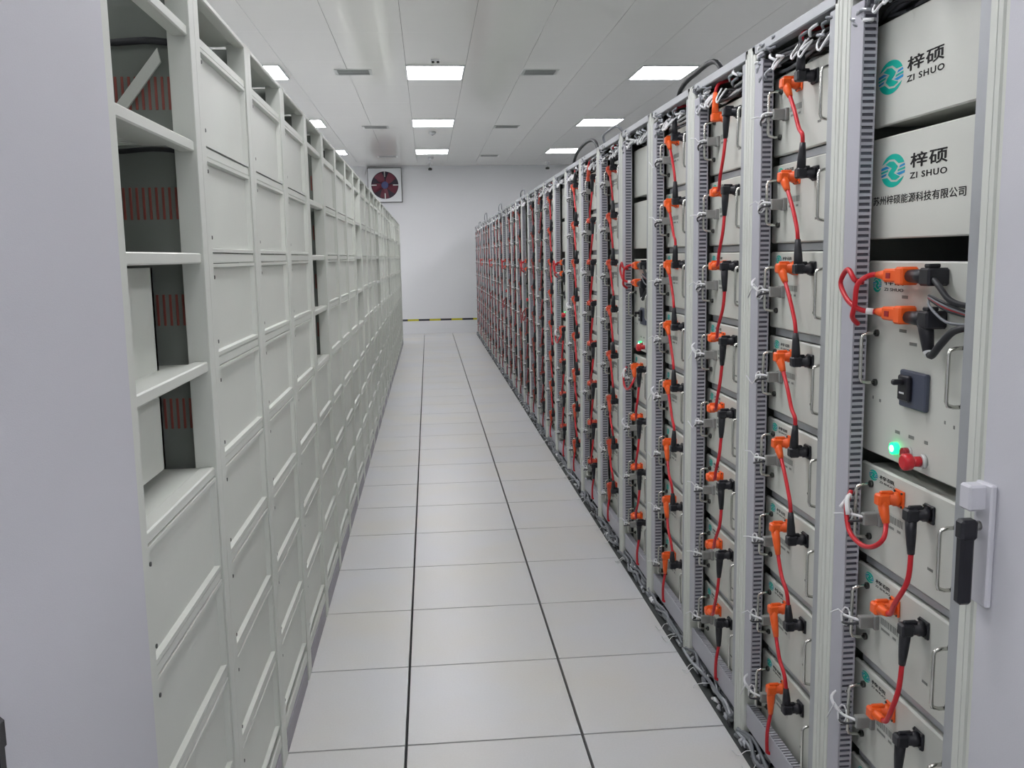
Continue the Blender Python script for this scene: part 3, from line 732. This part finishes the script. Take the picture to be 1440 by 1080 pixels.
def right_rack(k):
    Y = RY0+PITCHY*k; w = ORD[k]; ctrl = (k % 4 == 0)
    root = link('battery_rack', None, None, (RX, Y, 0))
    tag(root, ('open pale grey rack with control unit, %s from the camera in the right row' if ctrl else 'open pale grey rack full of battery modules, %s from the camera in the right row') % w, 'rack', 'open battery racks of the right row')
    link('post', RP['post'], root, (0, -0.0445, 0)); link('post', RP['post'], root, (0, 0.545, 0))
    link('mounting_rail', RP['rail'], root)
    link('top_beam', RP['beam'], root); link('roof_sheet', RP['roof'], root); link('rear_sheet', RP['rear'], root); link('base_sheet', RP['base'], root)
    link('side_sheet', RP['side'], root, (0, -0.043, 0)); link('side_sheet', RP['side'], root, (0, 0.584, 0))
    d = link('wiring_duct', RP['duct'], root); f = link('duct_fingers', RP['fingers'], d); f['kind'] = 'stuff'
    link('bottom_duct', RP['bduct'], root)
    # L-shaped ledges carrying the modules, all in one part
    rows = range(4, 8) if ctrl else range(8)
    for i in rows:
        place_module(k, i, None, 'grey battery module, %s row from top, in the %s open rack on the right' % (ORD[i], w))
    rows = list(rows)
    for i in rows: link('support_ledge', RP['angle'], root, (0, MY, BOT(i)))
    tp = 'A' if k % 2 == 0 else 'B'
    for i in rows[:-1]:
        kd = tp if (tp == 'A' or i < 5) else 'C'
        place_jumper(k, i, kd, 'red jumper cable joining rows %s and %s of the %s rack on the right' % (ORD[i], ORD[i+1], w))
    if ctrl: place_jumper(k, 4, 'loop', 'red cable looping from orange plug into the duct, fifth row, %s right rack' % w)
    else: place_jumper(k, 0, 'top'+tp, 'red cable rising from top module into the wiring above the %s right rack' % w)
    place_jumper(k, 7, 'bot'+tp, 'red cable dropping from the lowest module of the %s rack on the right' % w)
    if ctrl:
        control_unit(k)
        for i in (0, 1):
            o = link('blank_panel', BLANK, None, (RX+FX, Y+MY, BOT(i)))
            if k == 0:
                if i == 0:
                    link('round_emblem', logo_mesh(ny(2.008), nz(2.005, 0), 0.056, 0.037), o)
                    link('maker_lettering', fit_text('梓硕', ny(1.938), ny(1.795), nz(2.002, 0), nz(2.032, 0), 'print', 0.02, 1.1), o)
                    link('maker_lettering', fit_text('ZI SHUO', ny(1.938), ny(1.793), nz(1.981, 0), nz(1.994, 0), 'print', 0.02, 1.15), o)
                    tag(o, 'blank panel with emblem and two lines of lettering, top of the nearest right rack', 'panel')
                else:
                    link('round_emblem', logo_mesh(ny(1.982), nz(1.801, 1), 0.054, 0.037), o)
                    link('maker_lettering', fit_text('梓硕', ny(1.909), ny(1.766), nz(1.799, 1), nz(1.83, 1), 'print', 0.02, 1.1), o)
                    link('maker_lettering', fit_text('ZI SHUO', ny(1.909), ny(1.766), nz(1.777, 1), nz(1.79, 1), 'print', 0.02, 1.15), o)
                    link('company_lettering', fit_text('苏州梓硕能源科技有限公司', ny(2.066), ny(1.697), nz(1.728, 1), nz(1.748, 1), 'print', 0.012), o)
                    tag(o, 'blank panel with emblem and long company name line, second row, nearest right rack', 'panel')
            else:
                tag(o, 'plain blank panel in the %s row of the %s right rack' % (ORD[i], w), 'panel', 'plain blank panels')
    tag(link('wiring_bundle', TB[k % 5], None, (RX, Y, 0)), 'grey and white wires tied in a bundle atop the %s rack of the right row' % w, 'wires', 'wiring bundles above the right row')
    tag(link('floor_cable_bundle', LB[k % 5], None, (RX, Y, 0)), 'crumpled grey and white cables on the floor below the %s right rack' % w, 'cables', 'cable bundles below the right row')
for k in range(NR): right_rack(k)
# end plate closing the row
# cable loops rising above the right row
def arc(name, pts, r, m, lab):
    b = MB(); b.tube(pts, r, m, 8, 6); tag(link(name, b.mesh(name)), lab, 'cable')
arc('cable_loop', [(1.30, 4.75, 2.25), (1.30, 4.74, 2.40), (1.30, 4.66, 2.455), (1.30, 4.45, 2.475), (1.30, 4.1, 2.46), (1.32, 3.95, 2.25)], 0.012, 'blackcable', 'thick dark cable bending above the fourth right rack')
arc('cable_loop', [(1.12, 7.0, 2.25), (1.12, 6.98, 2.33), (1.12, 6.8, 2.38), (1.12, 6.4, 2.40), (1.12, 6.1, 2.36), (1.13, 6.0, 2.25)], 0.012, 'blackcable', 'thick dark cable arching above the seventh right rack')
for y, h, dd, lab in ((9.9, 0.09, 0.5, 'thin grey cable loop above the right row at mid distance'), (13.0, 0.12, 0.6, 'thin grey cable loop above the right row, beyond the middle'), (16.2, 0.14, 0.8, 'thin grey cable loop above the right row, near its end'), (18.2, 0.06, 0.6, 'low grey cable loop above the last racks of the right row')):
    arc('cable_loop', [(1.05, y, 2.246), (1.05, y+0.04, 2.246+h*0.8), (1.05, y+dd*0.35, 2.246+h), (1.05, y+dd*0.8, 2.246+h*0.8), (1.06, y+dd, 2.246)], 0.007, 'greycable', lab)
arc('cable_loop', [(1.02, 5.25, 2.246), (1.01, 5.25, 2.29), (1.01, 5.1, 2.30), (1.02, 4.92, 2.30), (1.05, 4.85, 2.246)], 0.007, 'greycable', 'short grey cable hooked over the fifth right rack')

# ------------------------------------------------------------------ left row: cabinets with cover panels
def L_parts():
    P = {}
    b = MB(); b.box(-0.05, 0, 0, 0.0452, 0, 2.25, 'cream', 0.0012); P['post'] = b.mesh('left_post')
    b = MB(); b.box(-0.03, 0, -0.03, 0.575, 2.235, 2.25, 'cream', 0.003); P['beam'] = b.mesh('left_top_beam')
    b = MB(); b.box(-0.04, -0.006, 0, 0.545, 0, 0.024, 'cream', 0.003); P['rail'] = b.mesh('left_cross_rail')
    b = MB(); b.box(-0.035, -0.003, 0, 0.545, 0.08, 0.122, 'cream', 0.003); P['brail'] = b.mesh('left_bottom_rail')
    b = MB(); b.box(-0.02, -0.001, 0, 0.50, 0, 0.074, 'kick', 0.002); P['kick'] = b.mesh('left_kick_plate')
    # shell: side sheets, rear sheet, roof with louvre slots
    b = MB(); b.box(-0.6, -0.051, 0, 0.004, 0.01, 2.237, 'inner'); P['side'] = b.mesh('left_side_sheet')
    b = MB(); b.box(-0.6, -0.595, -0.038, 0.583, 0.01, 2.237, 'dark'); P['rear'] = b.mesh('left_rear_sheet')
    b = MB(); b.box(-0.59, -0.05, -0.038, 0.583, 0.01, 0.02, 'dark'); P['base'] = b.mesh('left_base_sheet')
    b = MB(); b.box(-0.12, -0.03, -0.03, 0.575, 2.2435, 2.245, 'cream'); b.box(-0.6, -0.5, -0.03, 0.575, 2.2435, 2.245, 'cream')
    y = -0.03
    while y < 0.56: b.box(-0.5, -0.12, y, y+0.016, 2.2435, 2.245, 'cream'); y += 0.042
    P['roof'] = b.mesh('left_roof')
    b = MB()   # dark sheet added behind the panels to keep the interior dark
    b.box(-0.30, -0.295, 0.0, 0.545, 0.02, 2.12, 'dark'); P['dark_liner'] = b.mesh('left_dark_liner')
    return P
LP = L_parts()
def cover_mesh():
    """pressed tray: flange, sloping rim, sunken sheet"""
    b = MB(); mi = b.mi('cream'); y0, y1, z0, z1 = 0.003, 0.542, 0, 0.222; f = 0.008; r = 0.028
    xs = (0.0, 0.0, -0.016, -0.016)
    rings = []
    for (ins_y0, ins_y1, ins_b, ins_t, x) in ((0, 0, 0, 0, -0.012), (0, 0, 0, 0, 0.0), (0.006, f, 0.009, 0.008, 0.0), (0.04, 0.03, 0.013, 0.014, -0.026)):
        ring = []
        for (yy, zz) in ((y0+ins_y0, z0+ins_b), (y1-ins_y1, z0+ins_b), (y1-ins_y1, z1-ins_t), (y0+ins_y0, z1-ins_t)):
            ring.append(len(b.v)); b.v.append((x, yy, zz))
        rings.append(ring)
    for a in range(3):
        for j in range(4):
            q = (j+1) % 4; b.face([rings[a][j], rings[a][q], rings[a+1][q], rings[a+1][j]], mi)
    b.face(rings[3], mi); b.face(rings[0][::-1], mi)
    return b.mesh('cover_panel')
COVER = cover_mesh()
b = MB(); b.cyl((0, 0, 0), (0.0022, 0, 0), 0.0045, 'screw', 8); SCREW = b.mesh('screw')
LB_ = lambda i: 1.899-0.2495*i
def stripes_mesh():
    b = MB()
    # partition sheet with ten upright busbar stripes, seen on the far side sheet of an open rack
    for i in range(4):
        z = 1.725-0.2435*(i-1)
        for q in range(11):
            x = -0.055-0.0145*q; b.box(x-0.0055, x, 0.5675, 0.5700, z, z+0.072, 'stripe', 0.0006)
    return b.mesh('busbar_stripe')
b = MB(); b.box(-0.0055, 0, 0, 0.0025, 0, 0.072, 'stripe', 0.0006); STRIPE = b.mesh('busbar')
b = MB(); b.box(-0.55, -0.045, 0.571, 0.576, 0.13, 2.2, 'inner'); PART = b.mesh('partition')
def shelf_mesh():
    b = MB(); b.box(-0.12, -0.04, 0.0, 0.545, 0.014, 0.018, 'cream'); y = 0.01
    b.box(-0.55, -0.5, 0.0, 0.545, 0.014, 0.018, 'cream')
    while y < 0.54: b.box(-0.5, -0.12, y, y+0.018, 0.014, 0.018, 'cream'); y += 0.032
    return b.mesh('slotted_shelf')
SHELF = shelf_mesh()
b = MB(); b.box(-0.55, -0.04, 0.0, 0.545, 0.014, 0.02, 'cream'); SHELF_F = b.mesh('solid_shelf')
BLACKBAR = None
def left_cab(k):
    Y = LY0+PITCHY*k; w = ORD[k]; opn = (k % 4 == 0)
    root = link('battery_cabinet', None, None, (LX, Y, 0))
    tag(root, ('pale grey cabinet with open upper bays, %s from the camera in the left row' if opn else 'pale grey cabinet closed by pressed cover panels, %s from the camera in the left row') % w, 'cabinet', 'cabinets of the left row')
    link('post', LP['post'], root, (0, -0.0445, 0)); link('post', LP['post'], root, (0, 0.545, 0))
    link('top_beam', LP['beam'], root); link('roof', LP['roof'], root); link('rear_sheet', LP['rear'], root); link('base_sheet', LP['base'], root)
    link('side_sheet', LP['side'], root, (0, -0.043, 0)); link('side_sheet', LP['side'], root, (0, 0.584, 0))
    link('bottom_rail', LP['brail'], root); link('kick_plate', LP['kick'], root, (0, 0.02, 0))
    for i in range(8):
        z = LB_(i)+0.2235
        link('cross_rail', LP['rail'], root, (0, 0, z if i < 8 else 0.125))
    for i in range(8):
        if opn and i < 4: continue
        c = link('cover_panel', COVER, root, (-0.004, 0, LB_(i)))
        if k < 4:
            for z in (0.035, 0.19): link('screw', SCREW, c, (0.0, 0.016, z))
    if opn:
        link('partition', PART, root)
        if k <= 4:
            for i in range(4):
                z = 1.725-0.2435*(i-1)
                for q in range(10): link('busbar', STRIPE, root, (-0.056-0.0145*q, 0.5685, z))
        for i in range(3):
            link('slotted_shelf', SHELF, root, (0, 0, LB_(i)-0.026))
        link('solid_shelf', SHELF_F, root, (0, 0, LB_(3)-0.024))
    else:
        link('dark_liner', LP['dark_liner'], root)
    return root
roots = [left_cab(k) for k in range(NL)]
# extras in the nearest open cabinet
r0 = roots[0]
b = MB(); b.prism([(-0.07, 0.555, 2.07), (-0.075, 0.555, 2.10), (-0.20, 0.555, 1.945), (-0.18, 0.555, 1.93)], (0, 0.008, 0), 'cream'); link('diagonal_brace', b.mesh('diagonal_brace'), r0)
for i in range(2):
    b = MB(); b.tube([(-0.05, 0.56, 2.112-0.235*i), (-0.10, 0.558, 2.116-0.235*i), (-0.2, 0.56, 2.11-0.235*i), (-0.3, 0.56, 2.113-0.235*i)], 0.006 if i else 0.008, 'blackcable', 6, 3)
    link('inner_cable', b.mesh('inner_cable'), r0)
b = MB(); b.box(-0.093, -0.088, 0.0, 0.44, 0, 0.445, 'cream', 0.001); b.box(-0.1, -0.088, 0.425, 0.44, 0, 0.445, 'cream', 0.001)
tag(link('loose_cover_sheet', b.mesh('loose_cover_sheet'), None, (LX, LY0+0.005, 1.172)), 'loose pale sheet standing inside the open bay of the nearest left cabinet', 'panel')
